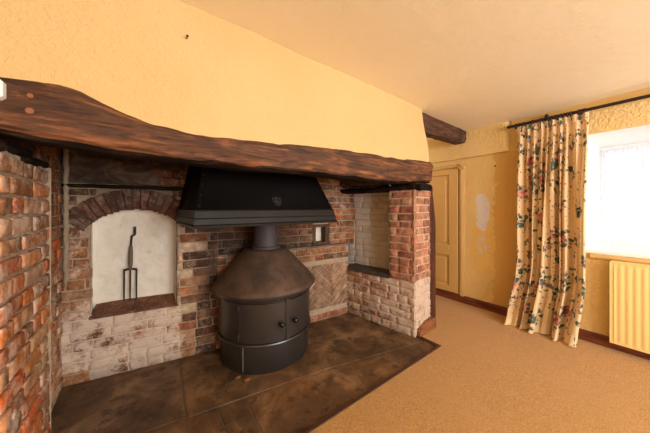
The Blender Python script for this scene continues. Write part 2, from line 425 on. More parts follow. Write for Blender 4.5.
def brick_wall(mb, F, s0, s1, z0, z1, free, pal, wash, soot, k=0, ch=.0745, bl=.222, gap=.011, rec=.010, sb=(0, 0), headers=.35, jit=.004):
    one = free or (lambda s, z: True)
    z = z0; row = 0
    while z < z1-.012:
        h = min(ch+random.uniform(-.004, .004), z1-z)
        s = s0-(row % 2)*bl*.5-random.uniform(0, .03)
        while s < s1:
            l = (bl*.5 if random.random() < headers else bl)+random.uniform(-.008, .008)
            a, b = max(s, s0), min(s+l, s1)
            if b-a > .02:
                zm = z+h/2; q = [a+(b-a)*(i+.5)/16 for i in range(16)]
                ok = [one(x, zm) and one(x, z+h*.2) and one(x, z+h*.8) for x in q]
                best = (0, 0); i = 0
                while i < 16:
                    if ok[i]:
                        j = i
                        while j < 16 and ok[j]: j += 1
                        if j-i > best[1]-best[0]: best = (i, j)
                        i = j
                    else: i += 1
                aa = a+(b-a)*best[0]/16; bb = a+(b-a)*best[1]/16
                if bb-aa > .025:
                    pc = pal(aa, zm) if callable(pal) else random.choice(pal)
                    put_brick(mb, F, aa+gap/2, bb-gap/2, z+gap/2, z+h-gap/2, pc, wash, soot, k, jit=jit)
            s += l
        z += h; row += 1
    nu = int((s1-s0)/.0125)+1; nv = int((z1-z0)/.0125)+1
    def fn(a, b):
        s = lerp(s0, s1, a); z = lerp(z0, z1, b)
        return F(s, z, -rec+.006*nz(s*22, z*22, k)+.003*nz(s*70, z*70, k))
    mb.grid(fn, nu, nv, 1, keep=lambda a, b: one(lerp(s0, s1, a), lerp(z0, z1, b)),
            msk=lambda a, b: (wash(lerp(s0, s1, a), lerp(z0, z1, b)), soot(lerp(s0, s1, a), lerp(z0, z1, b))))
zero = lambda s, z: 0.0
P_, Q_, R_, D_ = (-.508, 2.405), (.466, 2.25), (1.882, 2.12), (2.041, 1.333)

# --- back wall, left bay with the arched niche
FB = Fr(P_, Q_)
ac, ah, aR, az = .414, .262, .388, .856     # arch centre, half width, radius, centre height
def in_niche(s, z):
    if abs(s-ac) > ah or z < .455: return False
    return z < 1.135 or math.hypot(s-ac, z-az) < aR
def ring(s, z):
    r = math.hypot(s-ac, z-az); return aR-.005 < r < aR+.152 and abs(math.atan2(s-ac, z-az)) < .93
def wash_b(s, z):
    lo = 1-sm(.44, .52, z+.03*nz(s*8, 3)); e = 1-sm(.68, .78, s+.03*nz(z*9, 1))
    w = lo*e*.68
    w = max(w, (.34 if z < 1.1 else .1)*e*(1-sm(.9, 1.2, z)) + .1*e)
    if s < .12: w = max(w, .45*(1-sm(.8, 1.15, z)))
    return w*(.55 if z < .1 and s < .15 else 1)
def soot_b(s, z): return max(.65*sm(1.15, 1.5, z), .7*sm(.72, .95, s)*sm(.0, .7, z), .35*sm(.14, .0, z))
mb = MB()
brick_wall(mb, FB, -.06, .99, 0, 1.39, lambda s, z: not in_niche(s, z) and not ring(s, z),
           lambda s, z: random.choice(DULL+RED[:1] if s > .7 or z > 1 else PALE+RED), wash_b, soot_b, 1)
nV = 17
for i in range(nV):
    a0 = -.93+1.86*(i+.07)/nV; a1 = -.93+1.86*(i+.93)/nV
    p = [(ac+r*math.sin(a), az+r*math.cos(a)) for r, a in ((aR, a0), (aR, a1), (aR+.148, a1), (aR+.148, a0))]
    poly_brick(mb, FB, p, random.choice([(120, 74, 58), (132, 82, 62), (104, 66, 54), (112, 80, 66)]), zero, lambda s, z: .42, .008, .006, .004)
def fnb(a, b):
    s = lerp(-.06, .99, a); z = lerp(.84, 1.42, b); return FB(s, z, -.012+.005*nz(s*30, z*30))
mb.grid(fnb, 60, 40, 1, keep=lambda a, b: ring(lerp(-.06, .99, a), lerp(.84, 1.42, b)), msk=lambda a, b: (.0, .75))
mb.build('wall_back', [MBR, MMO], smooth=50, kind='structure')
# sooty render above the arch
def soot_mat():
    m = Mat('sooty_render', .85, spec=.25); n = m.noise(5, 6, .7, m.scale((1, 1, 2.4)), .8)
    c = m.cramp(n, [(.3, (30, 23, 19)), (.5, (70, 55, 44)), (.75, (120, 98, 78))])
    m.base(c).bump(m.noise(12, 6, .7), .7, .015); return m.m
M_soot = soot_mat()
mb = MB()
mb.grid(lambda a, b: FB(lerp(-.06, .995, a), lerp(1.425, 2.3, b), .004+.014*fbm(lerp(0, 4, a), lerp(0, 5, b), 3)-.10*sm(.3, 1, b)), 70, 60)
mb.build('wall_chimney_render', M_soot, smooth=60, kind='structure')
# few brick courses showing in the render at the right
mb = MB()
for r, (a, b) in enumerate(((.56, .86), (.50, .80))):
    s = a
    while s < b:
        l = random.uniform(.13, .2); put_brick(mb, FB, s, min(s+l, b), 1.435+r*.066, 1.495+r*.066, random.choice(RED), zero, lambda s, z: .35, 3, .012); s += l+.01
mb.build('wall_patch', [MBR, MMO], smooth=50, kind='structure')
mb = MB()
def slabline(a, b):
    s = lerp(-.05, .985, a); q = b*2*PI; return FB(s, 1.408+.014*math.cos(q)+.004*nz(s*9, 2), .012+.020*math.sin(q)+.006*nz(s*12, q))
mb.grid(slabline, 60, 10)
mb.build('trim_1', M_dark, smooth=60, kind='structure')
# niche lining: whitewashed plaster with a raking brick sill
def limewash_mat():
    m = Mat('limewash', .9, spec=.2); n = m.noise(6, 6, .65)
    c = m.mix(n, s2l((200, 190, 172)), s2l((240, 234, 222)))
    c = m.mix(m.math('MULTIPLY', m.ramp(m.noise(9, 5, .7), .6, .68), .4), c, s2l((180, 156, 124)))
    m.base(c).bump(m.noise(18, 6, .65), .6, .012); return m.m
M_lime = limewash_mat()
nd = .14
mb = MB()
mb.grid(lambda a, b: FB(lerp(.10, .74, a), lerp(.42, 1.32, b), -nd+.012*fbm(a*4, b*6, 1)*sm(.05, .3, b)+.02*((a-.5)*2)**4), 60, 80)
out = [(ac-ah, .45)]+[(ac-ah, .45+.685*i/12) for i in range(1, 13)]
a_e = math.asin(ah/aR)
out += [(ac+aR*math.sin(-a_e+2*a_e*i/24), az+aR*math.cos(a_e-2*a_e*i/24)) for i in range(1, 24)]
out += [(ac+ah, 1.135-.685*i/12) for i in range(13)]
def rev(a, b):
    t = a*(len(out)-1); i = min(int(t), len(out)-2); f = t-i
    s = lerp(out[i][0], out[i+1][0], f); z = lerp(out[i][1], out[i+1][1], f)
    d = lerp(.0, -nd-.01, b); s -= .036*b
    return FB(s+.004*nz(s*20, z*20, d*20), z+.004*nz(z*20, s*9, d*9), d+.004)
mb.grid(rev, len(out)*2, 8)
mb.build('wall_niche', M_lime, smooth=60, kind='structure')
mb = MB()
M_sill = brick_mat('sill_brick', smear=.12)
CUT = [0, .45, 1.0]
for i in range(2):
    s0 = ac-ah-.012+(2*ah+.03)*CUT[i]; s1 = ac-ah-.012+(2*ah+.03)*CUT[i+1]-.003
    def fs_(a, b, s0=s0, s1=s1, sd=i):
        s = lerp(s0, s1, a); q = b; d = lerp(.008, -nd-.005, q)
        return FB(s, .458+.058*q+.003*nz(s*14, q*3, sd), d+.003*nz(s*12, sd)*(q < .01))
    mb.grid(fs_, 8, 8)
    a, b, c, d = FB(s0, .458, .008), FB(s1, .458, .008), FB(s1, .444, .004), FB(s0, .444, .004)
    mb.add([a, b, c, d], [(0, 1, 2, 3)])
mb.col = [s2l((124, 84, 62))]*len(mb.v); mb.msk = [(0, .12)]*len(mb.v)
mb.build('trim_2', M_sill, smooth=40, kind='structure')
# pale mortar fillet up the corner
mb = MB()
mb.grid(lambda a, b: FB(.028+(.014+.006*nz(a*30, 1))*math.cos(b*2*PI)+.006*nz(a*14, 0), lerp(.75, 1.68, a), .02+(.015+.007*nz(a*40, 2))*math.sin(b*2*PI)), 90, 10)
mb.build('trim_3', simple('corner_mortar', (150, 132, 110), .95, var=.35, sc=40, bump=.5), smooth=60, kind='structure')

# --- back wall, right bay: ledge, herringbone panel
FR = Fr(Q_, R_)
hb = (.35, 1.415, .135, .615)
def wash_r(s, z): return .30 if z < .2 else (.35 if s > 1.34 and z < .83 else .18)
def soot_r(s, z): return .30*(1-sm(.8, 1.2, s))
mb = MB()
brick_wall(mb, FR, -.02, 1.43, 0, .825, lambda s, z: not (hb[0] < s < hb[1] and hb[2] < z < hb[3]),
           lambda s, z: random.choice([(176, 120, 90), (160, 104, 78), (186, 134, 104), (150, 92, 70)] if z < .7 else RED), wash_r, soot_r, 4)
# herringbone tiles set on edge
def clip(poly, r):
    def cut(P, f, g):
        o = []
        for i in range(len(P)):
            a, b = P[i], P[(i+1) % len(P)]; fa, fb_ = f(a), f(b)
            if fa >= 0: o.append(a)
            if fa*fb_ < 0: t = fa/(fa-fb_); o.append((a[0]+(b[0]-a[0])*t, a[1]+(b[1]-a[1])*t))
        return o
    for f in (lambda p: p[0]-r[0], lambda p: r[1]-p[0], lambda p: p[1]-r[2], lambda p: r[3]-p[1]):
        poly = cut(poly, f, 0)
        if len(poly) < 3: return None
    return poly
w, n_ = .030, 10; g = .006
c45 = math.sqrt(.5)
HBP = [(180, 144, 114), (172, 137, 108), (186, 151, 121), (166, 131, 104)]
for per in range(-5, 7):
    for j in range(-70, 80):
        for (x0, y0, x1, y1) in ((j, j, j+n_, j+1), (j, j+1, j+1, j+1+n_)):
            X0, X1 = (x0+per*2*n_)*w+g/2, (x1+per*2*n_)*w-g/2; Y0, Y1 = y0*w+g/2, y1*w-g/2
            pl = [((x-y)*c45+.35, (x+y)*c45-.3) for x, y in ((X0, Y0), (X1, Y0), (X1, Y1), (X0, Y1))]
            if max(p[0] for p in pl) < hb[0] or min(p[0] for p in pl) > hb[1] or max(p[1] for p in pl) < hb[2] or min(p[1] for p in pl) > hb[3]: continue
            pl = clip(pl, hb)
            if pl: poly_brick(mb, FR, pl, random.choice(HBP), lambda s, z: .2, soot_r, .005, .002, .0012)
mb.grid(lambda a, b: FR(lerp(hb[0], hb[1], a), lerp(hb[2], hb[3], b), -.012+.003*nz(a*60, b*40)), 90, 44, 1, msk=lambda a, b: (.0, .4))
# ledge top, rough capping
mb.grid(lambda a, b: FR(lerp(-.02, 1.44, a), .825+.006*nz(a*20, b*4)-(.012 if b < .05 else 0), lerp(.004, -.13, b)+.004*nz(a*40, 3)), 80, 6, 1, msk=lambda a, b: (.0, .45))
mb.build('wall_back_right', [MBR, MMO], smooth=50, kind='structure')
# upper part, set back
FU = Fr(Q_, R_, -.10)
sn0, sn1, zn0, zn1 = 1.015, 1.205, .845, 1.05
mb = MB()
brick_wall(mb, FU, -.15, 1.64, .80, 2.3, lambda s, z: not (sn0 < s < sn1 and zn0 < z < zn1),
           lambda s, z: random.choice(ORG[1:5]+RED if s > 1.15 else DULL+RED[:4]), lambda s, z: .22 if s < 1.3 else .36,
           lambda s, z: max(.72*(1-sm(.6, 1.25, s)), .6*sm(1.5, 1.8, z)), 6)
mb.build('wall_upper', [MBR, MMO], smooth=50, kind='structure')
# little square recess with a pale back and wooden cheeks
mb = MB()
mb.add([FU(sn0-.01, zn0-.01, -.09), FU(sn1+.01, zn0-.01, -.09), FU(sn1+.01, zn1+.01, -.09), FU(sn0-.01, zn1+.01, -.09)], [(0, 1, 2, 3)])
mb.build('wall_recess', M_lime, kind='structure')
mb = MB()
def fbx(F, s0, s1, z0, z1, d0, d1, mi=0):
    vs = [F(s, z, d) for s in (s0, s1) for z in (z0, z1) for d in (d0, d1)]
    mb.add(vs, [(0, 1, 3, 2), (4, 6, 7, 5), (0, 4, 5, 1), (2, 3, 7, 6), (0, 2, 6, 4), (1, 5, 7, 3)], mi)
fbx(FU, sn0-.012, sn0+.022, zn0, zn1, -.09, .008); fbx(FU, sn1-.045, sn1+.012, zn0, zn1, -.09, .012)
fbx(FU, sn0-.01, sn1+.01, zn1-.02, zn1+.012, -.09, .008); fbx(FU, sn0-.02, sn1+.02, zn0-.018, zn0+.012, -.09, .016)
mb.build('trim_4', wood('recess_wood', (52, 34, 24), (84, 56, 38), (112, 80, 56), .7, 2), kind='structure')

# --- left cheek
FL = Fr((-.462, 1.05), (-.508, 2.43))
FL.n = Vector((abs(FL.n.x), FL.n.y)) if FL.n.x < 0 else FL.n
sx = .90      # the projecting front part ends here
mb = MB()
orgw = lambda s, z: .42 if z > .5 else .50
brick_wall(mb, FL, sx-.02, 1.40, 0, 2.3, None, lambda s, z: random.choice(RED[:5] if z > 1.1 else ORG[1:]+PALE[1:3]), lambda s, z: .28+.25*(1-sm(.7, 1.1, z)),
           lambda s, z: .25*sm(1.2, 1.6, z), 8, ch=.0745, bl=.2, headers=.5)
FLF = Fr((-.462, 1.05), (-.508, 2.43)); FLF.p = FLF.p+FL.n*.035; FLF.n = FL.n
brick_wall(mb, FLF, .31, sx, 0, 1.47, None, lambda s, z: random.choice(ORG+PALE[:2]), lambda s, z: .48, zero, 9, ch=.08, bl=.235, gap=.017, rec=.014, jit=.007)
# end return of the front part
mb.grid(lambda a, b: (FLF(sx, lerp(0, 1.47, b), -.05*a+.004)), 3, 60, 1)
mb.build('wall_left', [MBR, MMO], smooth=50, kind='structure')
mb = MB()      # splintered timber and rubble over the front part
for (a, b, z0, z1) in ((.32, .62, 1.475, 1.50), (.55, .88, 1.46, 1.485)):
    mb.tube([FLF(lerp(a, b, t), lerp(z0, z1, t)+.008*nz(t*9, a), -.02+.02*nz(t*5, b)) for t in [i/10 for i in range(11)]], [.02+.006*nz(i, a*9) for i in range(11)], 8)
mb.build('trim_5', M_dark, smooth=50, kind='structure')
mb = MB(); mb.grid(lambda a, b: FLF(lerp(.31, sx+.02, a), lerp(1.44, 2.3, b), -.045+.02*fbm(a*8, b*6, 2)), 60, 40)
mb.build('wall_left_top', M_soot, smooth=60, kind='structure')

# --- right cheek, its niche and the pier
FC = Fr(R_, D_)
ns1, nz0, nz1 = .53, .545, 1.415
def wash_c(s, z):
    return (.52+.2*sm(.2, .7, s))*(1-sm(.50, .56, z+.03*nz(s*9, 4)))+.12*sm(.5, .56, z)
def soot_c(s, z): return .45*sm(.35, .05, z)*(1-sm(.2, .6, s))
mb = MB()
PIER = [(182, 124, 96), (172, 112, 88), (192, 132, 104), (162, 104, 84), (200, 144, 116), (178, 124, 100)]
brick_wall(mb, FC, -.02, FC.L+.005, 0, 1.43, lambda s, z: not (s < ns1 and z > nz0),
           lambda s, z: random.choice(PIER if z > .54 else PALE+PIER), wash_c, soot_c, 11, headers=.45, rec=.008, gap=.013, jit=.003)
FP = Fr(D_, (2.355, 1.355))
brick_wall(mb, FP, -.005, FP.L, 0, 1.43, None, lambda s, z: random.choice(PIER if z > .54 else PALE+PIER),
           lambda s, z: .62*(1-sm(.5, .6, z))+.15, zero, 11, bl=.2, headers=.5, rec=.008, gap=.013, jit=.003)
mb.build('wall_right', [MBP, MMP], smooth=50, kind='structure')
FN = Fr(R_, D_, -.19)
mb = MB()
brick_wall(mb, FN, -.35, .75, .5, 1.6, None, PALE, lambda s, z: 1.25, lambda s, z: .0, 14, gap=.008, rec=.006, jit=.003)
mb.add([FC(ns1, .5, -.008), FC(ns1, 1.6, -.008), FC(ns1, 1.6, -.2), FC(ns1, .5, -.2)], [(0, 1, 2, 3)], 1, msk=(.9, 0))
mb.build('wall_niche_right', [brick_mat('painted_brick', (236, 226, 216), .2), MMO], smooth=50, kind='structure')
mb = MB()
mb.grid(lambda a, b: FC(lerp(-.03, ns1+.012, a), nz0+.012+.004*nz(a*9, b*5)-(.03 if b > .93 else 0)-(.006 if b > .85 else 0), lerp(-.2, .014, min(1, b*1.07))+.006*nz(a*14, 2)*(b > .9)), 40, 20)
mb.build('trim_6', simple('niche_slate', (68, 56, 48), .5, var=.3, sc=20, bump=.4), smooth=50, kind='structure')

def timber(name, F, s0, s1, z0, z1, d0, d1, mat, amp=.01, seed=0, kind='structure', taper=None):
    m = MB(); nu = int((s1-s0)/.03)+2
    ring_ = [(0, 0), (.25, 0), (.5, 0), (.75, 0), (1, 0), (1, .5), (1, 1), (.75, 1), (.5, 1), (.25, 1), (0, 1), (0, .5)]
    vs = []
    for i in range(nu+1):
        s = lerp(s0, s1, i/nu)
        za = z0(s) if callable(z0) else z0; zb = z1(s) if callable(z1) else z1
        for (a, b) in ring_:
            d = lerp(d0, d1, a); z = lerp(za, zb, b); cr = .85 if (a in (0, 1) and b in (0, 1)) else 1
            d = (d0+d1)/2+(d-(d0+d1)/2)*cr; z = (za+zb)/2+(z-(za+zb)/2)*cr
            vs.append(F(s, z+amp*fbm(s*5+seed, a*3, b*3), d+amp*fbm(s*5, a*3+seed, b*4+7)))
    k = len(ring_); fs = []
    for i in range(nu):
        for j in range(k): fs.append((i*k+j, i*k+(j+1) % k, (i+1)*k+(j+1) % k, (i+1)*k+j))
    fs += [tuple(range(k)), tuple(range(nu*k, nu*k+k))]
    m.add(vs, fs); return m.build(name, mat, smooth=50, kind=kind)
timber('trim_7', FC, -.22, .86, lambda s: 1.425-.0*s, lambda s: 1.478, -.17, .016, M_dark, .010, 3)
timber('trim_8', FC, -.30, .62, lambda s: 1.485+.02*(1-s), lambda s: 1.58+.04*(1-s), -.15, .02, wood('splintered_wood', (44, 32, 25), (88, 62, 46), (138, 106, 82), .8), .022, 9)
timber('trim_9', FP, .0, .33, 1.425, 1.50, -.12, .014, M_dark, .006, 5)

# --- floor: flagged hearth
mb = MB()
L_ = [(-.62, 1.75), (.161, 1.627), (1.076, 1.479), (1.85, 1.30), (2.2, 1.22)]
j1a, j1b = atz(217, 406, 0), atz(227, 431, 0); j2a, j2b = atz(244, 398, 0), atz(262, 433, 0)
def ext(a, b, y): t = (y-a[1])/(b[1]-a[1]); return (a[0]+(b[0]-a[0])*t, y)
slabs = [([(-.62, 1.75), (.161, 1.627), (.187, 2.5), (-.62, 2.55)], (.95, .95, .98)),
         ([(.161, 1.627), (1.076, 1.479), (1.85, 1.30), (2.2, 1.22), (2.2, 2.4), (.187, 2.5)], (.97, .93, .88)),
         ([(-.8, 1.12), ext(j1a, j1b, 1.12), (j1a[0], interp(L_, j1a[0])), (.161, 1.627), (-.62, 1.75), (-.8, 1.75)], (1.05, .95, .85)),
         ([ext(j1a, j1b, 1.12), ext(j2a, j2b, 1.12), (j2a[0], interp(L_, j2a[0])), (j1a[0], interp(L_, j1a[0]))], (1.0, .95, .85)),
         ([ext(j2a, j2b, 1.12), (2.2, 1.12), (2.2, 1.22), (1.85, 1.30), (1.076, 1.479), (j2a[0], interp(L_, j2a[0]))], (1.06, .97, .85))]
for P, col in slabs:
    cx = sum(p[0] for p in P)/len(P); cy = sum(p[1] for p in P)/len(P); n = len(P)
    def ins(p, k):
        l = math.hypot(p[0]-cx, p[1]-cy); return (p[0]+(cx-p[0])*k/l, p[1]+(cy-p[1])*k/l)
    a = [(*ins(p, .006), -.05) for p in P]; b = [(*ins(p, .006), -.004) for p in P]; c = [(*ins(p, .013), 0) for p in P]
    fs = [tuple(range(2*n, 3*n))]+[(l*n+q, l*n+(q+1) % n, (l+1)*n+(q+1) % n, (l+1)*n+q) for l in (0, 1) for q in range(n)]
    mb.add(a+b+c, fs, 0, col)
mb.add([(-.8, 1.1, -.007), (2.2, 1.1, -.007), (2.2, 2.55, -.007), (-.8, 2.55, -.007)], [(0, 1, 2, 3)], 1)
mb.build('floor_hearth', [M_slab, M_joint], kind='structure')
# carpet
mb = MB()
def cp(x0, x1, y0, y1, nx, ny):
    mb.grid(lambda a, b: (lerp(x0, x1, a), lerp(y0, y1, b), .010+.002*nz(lerp(x0, x1, a)*3, lerp(y0, y1, b)*3)), nx, ny)
cp(-2.3, 3.3, -3.1, 1.12, 80, 60); cp(2.09, 3.3, 1.12, 3.1, 20, 30)
mb.build('floor', M_carpet, smooth=60, kind='structure')
mb = MB()
mb.box((-.8, 1.105, -.01), (2.10, 1.128, .014), bev=.003); mb.box((2.068, 1.128, -.01), (2.10, 1.335, .014), bev=.003)
mb.build('trim_10', simple('edge_strip', (70, 42, 26), .6, var=.3, sc=20), kind='structure')

# --- ceiling
mb = MB()
mb.grid(lambda a, b: (lerp(-2.4, 3.5, a), lerp(-3.2, 3.2, b), 2.262-.010*lerp(-2.4, 3.5, a)+.010*nz(a*5, b*5)), 60, 60)
mb.build('ceiling', M_ceil, smooth=60, kind='structure')

# --- chimney breast plaster above the beam
TOP = [(-2.4, 1.70), (-.9, 1.70)]+[aty(px, py, 1.333) for px, py in ((0, 74), (8, 75), (40, 79), (69, 85), (97, 99), (129, 115), (150, 123), (200, 134), (269, 142), (347, 150), (400, 158), (430, 162))]
BOT = [(-2.4, 1.50), (-.9, 1.5)]+[aty(px, py, 1.333) for px, py in ((0, 131), (30, 140), (67, 144), (104, 151), (150, 157), (206, 164), (253, 169), (300, 173), (335, 176), (358, 179), (395, 183), (431, 183))]
mb = MB()
def chf(a, b):
    xr = lerp(2.335, 2.225, sm(.1, .9, b)); 
    if a <= .93: x = lerp(-2.4, xr-.05, a/.93); y = 1.345
    else:
        q = (a-.93)/.07; x = xr-.05+.05*math.sin(q*PI/2); y = 1.345+.05*(1-math.cos(q*PI/2))
        if q > .999: y = 1.75
    zb = interp(TOP, x)-.010; z = lerp(zb, 2.28, b)
    return (x, y+.010*nz(x*3, z*3, 2)+.004*nz(x*12, z*12, 3)-.006*sm(.12, .0, z-zb), z)
mb.grid(chf, 240, 44)
# blank masonry behind it, down the passage side of the pier
mb.add([(2.335, 1.6, 0), (2.335, 3.1, 0), (2.335, 3.1, 2.26), (2.335, 1.6, 2.26), (2.335, 1.38, 0), (2.335, 1.38, 1.7), (2.335, 1.6, 1.7)], [(0, 1, 2, 3), (4, 0, 6, 5)])
mb.build('wall_chimney', M_plaster, smooth=60, kind='structure')
# the beam
bm_ = empty('oak_bressummer_beam', (.9, 1.45, 1.5), 'long dark rough-hewn oak beam spanning the whole brick fireplace opening', 'beam')
mb = MB(); nu = 240; ring_ = []
for i in range(8): ring_.append((0, i/8))
for i in range(5): ring_.append((i/5, 1))
for i in range(8): ring_.append((1, 1-i/8))
for i in range(5): ring_.append((1-i/5, 0))
vs = []
for i in range(nu+1):
    x = lerp(-1.3, 2.325, i/nu); zt = interp(TOP, x)+.002; zb = interp(BOT, x); zb = (zb+interp(BOT, x-.04)+interp(BOT, x+.04))/3
    zt = (zt+interp(TOP, x-.03)+interp(TOP, x+.03))/3
    for (a, b) in ring_:
        y = lerp(1.322, 1.50, a); z = lerp(zb, zt, b); e = min(b, 1-b)
        if a in (0, 1): y += (1 if a == 0 else -1)*.022*(1-sm(0, .16, e))
        if b == 0: z += .016*(1-sm(0, .2, min(a, 1-a)))
        am = .011
        vs.append((x, y+am*fbm(x*2.2, b*2.5+a, 1.5)+.006*fbm(x*9, b*6+a, 7)+.003*nz(x*6, b*24, 4)*(a == 0), z+(.008*fbm(x*5, a*3, b+4) if b < .5 else .003*nz(x*8, 1))))
k = len(ring_)
fs = [(i*k+j, i*k+(j+1) % k, (i+1)*k+(j+1) % k, (i+1)*k+j) for i in range(nu) for j in range(k)]+[tuple(range(k)), tuple(range(nu*k, nu*k+k))]
mb.add(vs, fs); mb.mi = [1 if (q < nu*k and (q % k) >= 21) else 0 for q in range(len(fs))]  # underside faces use the near-black wood
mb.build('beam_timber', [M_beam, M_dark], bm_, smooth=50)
for (px, py, r) in ((30.5, 96, .008), (30, 111, .011)):
    x, z = aty(px, py, 1.32); m2 = MB(); m2.tube([(x, 1.316, z), (x, 1.36, z)], [r, r*1.05], 12)
    m2.build('peg', simple('peg_wood', (140, 88, 60), .8, var=.3, sc=60), bm_, smooth=40, label='pale round oak peg')
# white box at the left end of the beam
rt = empty('wall_sensor', (-.46, 1.31, 1.65), 'small white plastic box fixed to the left end of the oak beam', 'sensor')
mb = MB(); mb.box((-.51, 1.292, 1.622), (-.413, 1.335, 1.692), bev=.010); mb.build('casing', M_white, rt, smooth=30)
mb = MB(); mb.box((-.50, 1.287, 1.638), (-.43, 1.294, 1.676), bev=.002); mb.build('cover', M_white, rt, smooth=30)
# ceiling beam
rt = empty('ceiling_beam', (2.7, 1.43, 2.1), 'short dark timber under the ceiling between chimney wall and far wall', 'beam')
mb = MB(); vs = []; nu = 40
for i in range(nu+1):
    t = i/nu; x = lerp(2.235, 3.27, t); zb = lerp(2.05, 2.075, t); zt = lerp(2.25, 2.215, sm(.4, 1, t))+.01
    zb += .05*sm(.1, 0, t); 
    if t > .93: zb += .035*(t-.93)/.07
    for (a, b) in ((0, 0), (0, .33), (0, .66), (0, 1), (1, 1), (1, .5), (1, 0), (.5, 0)):
        y = lerp(1.385, 1.50, a)-.0*x; z = lerp(zb, zt, b)
        if a == 0 and b == 0: y += .015
        vs.append((x, y+.009*fbm(x*5, a+b*3, 8), z+.008*fbm(x*6, a, b*2+3)*(b < .9)))
fs = [(i*8+j, i*8+(j+1) % 8, (i+1)*8+(j+1) % 8, (i+1)*8+j) for i in range(nu) for j in range(8)]+[tuple(range(8)), tuple(range(nu*8, nu*8+8))]
mb.add(vs, fs); mb.build('timber', wood('ceiling_beam_wood', (48, 30, 22), (84, 54, 38), (124, 86, 60), .8, bump=.9, sc=1.4), rt, smooth=50)
# the post at the end of the pier and its rounded plinth board
rt = empty('timber_post', (2.40, 1.42, 0), 'tall narrow dark wooden post at the end of the brick pier', 'post')
mb = MB(); vs = []; nu = 40
for i in range(nu+1):
    t = i/nu; z = lerp(.01, 1.47, t); xr = lerp(2.455, 2.395, sm(.72, 1, t))+.003*nz(z*5, 1); xl = 2.345
    for (x, y) in ((xl, 1.352), ((xl+xr)/2, 1.35), (xr-.01, 1.352), (xr, 1.362), (xr, 1.46), (xl, 1.46)):
        vs.append((x+.003*nz(z*7, x), y+.004*nz(z*6, x*9), z))
fs = [(i*6+j, i*6+(j+1) % 6, (i+1)*6+(j+1) % 6, (i+1)*6+j) for i in range(nu) for j in range(6)]+[tuple(range(6)), tuple(range(nu*6, nu*6+6))]
mb.add(vs, fs); mb.build('post_timber', M_post, rt, smooth=40)
mb = MB(); o_ = [(0, 0)]
for i in range(13): q = PI/2*i/12; o_.append((.19-.19*math.cos(q), .03+.085*math.sin(q)))
o_ += [(.27, .118), (.30, .10), (.30, 0)]
n = len(o_); vs = [(2.075+x, 1.300+.02*x, .004+z) for x, z in o_]+[(2.075+x, 1.334+.03*x, .004+z) for x, z in o_]
mb.add(vs, [tuple(range(n)), tuple(range(n, 2*n))]+[(i, (i+1) % n, n+(i+1) % n, n+i) for i in range(n)])
mb.build('plinth_board', M_block, smooth=30, label='low wooden plinth board with rounded end at foot of brick pier', cat='plinth')

# --- far wall
XW = 3.295; XO = 4.15; wy0, wy1, wz0, wz1 = -1.5, .36, .86, 1.935
mb = MB()
def fw(a, b):
    y = lerp(-3.1, 3.1, a); z = lerp(0, 2.3, b); return (XW+.006*nz(y*3, z*3, 5), y, z)
ys = [-3.1, wy0, wy1, 3.1]; zs = [0, wz0, wz1, 2.3]
for i in range(3):
    for j in range(3):
        if i == 1 and j == 1: continue
        y0, y1, z0, z1 = ys[i], ys[i+1], zs[j], zs[j+1]
        mb.grid(lambda a, b: (XW+.006*nz(lerp(y0, y1, a)*3, lerp(z0, z1, b)*3, 5), lerp(y0, y1, a), lerp(z0, z1, b)), int((y1-y0)/.05), int((z1-z0)/.05)+1)
mb.build('wall_far', M_far, smooth=60, kind='structure')
mb = MB()    # boxing above the cupboard door, rounded at the window end
def bxf(a, b):
    y = lerp(3.0, .945, a); t = min(1, (y-.945)/.05); p = .045*math.sqrt(max(0, 1-(1-t)**2))
    z = lerp(1.895, 2.26, b)
    if b == 0: p = -.0
    return (XW-.004-p-.006*nz(y*4, z*4, 1), y, z+.004*nz(y*5, 0)*(b < .1))
rows = 12
mb.grid(lambda a, b: bxf(1-(1-a)**1.0, b if b == 0 else max(0.0001, (b-1/rows)/(1-1/rows))), 120, rows)
mb.build('wall_far_boxing', M_far, smooth=45, kind='structure')
# window reveal
mb = MB()
for (a, b, c, d) in (((XW, wy1, wz0), (XO+.1, wy1-.02, wz0), (XO+.1, wy1-.02, wz1), (XW, wy1, wz1)), ((XW, wy0, wz0), (XO+.1, wy0, wz0), (XO+.1, wy0, wz1), (XW, wy0, wz1)),
                     ((XW, wy0, wz1), (XO+.1, wy0, wz1), (XO+.1, wy1, wz1), (XW, wy1, wz1))):
    mb.add([a, b, c, d], [(0, 1, 2, 3)])
mb.build('wall_reveal', M_white, kind='structure')
mb = MB(); mb.box((XW-.012, wy0-.02, wz0-.03), (XO+.1, wy1+.02, wz0), bev=.006)
mb.build('trim_11', M_white, smooth=30, kind='structure')
mb = MB()   # ochre apron under the sill
mb.grid(lambda a, b: (XW-.004-(.022+.004*nz(a*14, 2))*math.sin(min(1, b*1.05)*PI), lerp(wy1-.03, wy0, a), lerp(wz0-.03, wz0-.085, b)+.004*nz(a*10, 1)), 50, 8)
mb.build('trim_12', M_door, smooth=60, kind='structure')
wn = bpy.data.objects.new('window_1', None); wn.location = (XO, -.57, wz0); C.objects.link(wn); wn['kind'] = 'structure'
mb = MB()
mb.box((XO, wy0, wz0), (XO+.06, wy1, wz0+.06)); mb.box((XO, wy0, wz1-.06), (XO+.06, wy1, wz1))
for y in (wy0, wy0+.6, wy0+1.22, wy1-.05): mb.box((XO+.001, y, wz0), (XO+.059, y+.05, wz1))
mb.build('window_frame', M_white, wn, kind='structure')
mb = MB()
for y in (-1.2, -.9, -.57, -.28, .04): mb.box((XO+.02, y, wz0), (XO+.045, y+.02, wz1))
for z in (1.2, 1.53): mb.box((XO+.021, wy0, z), (XO+.044, wy1, z+.02))
mb.build('glazing_bar', M_white, wn, kind='structure')
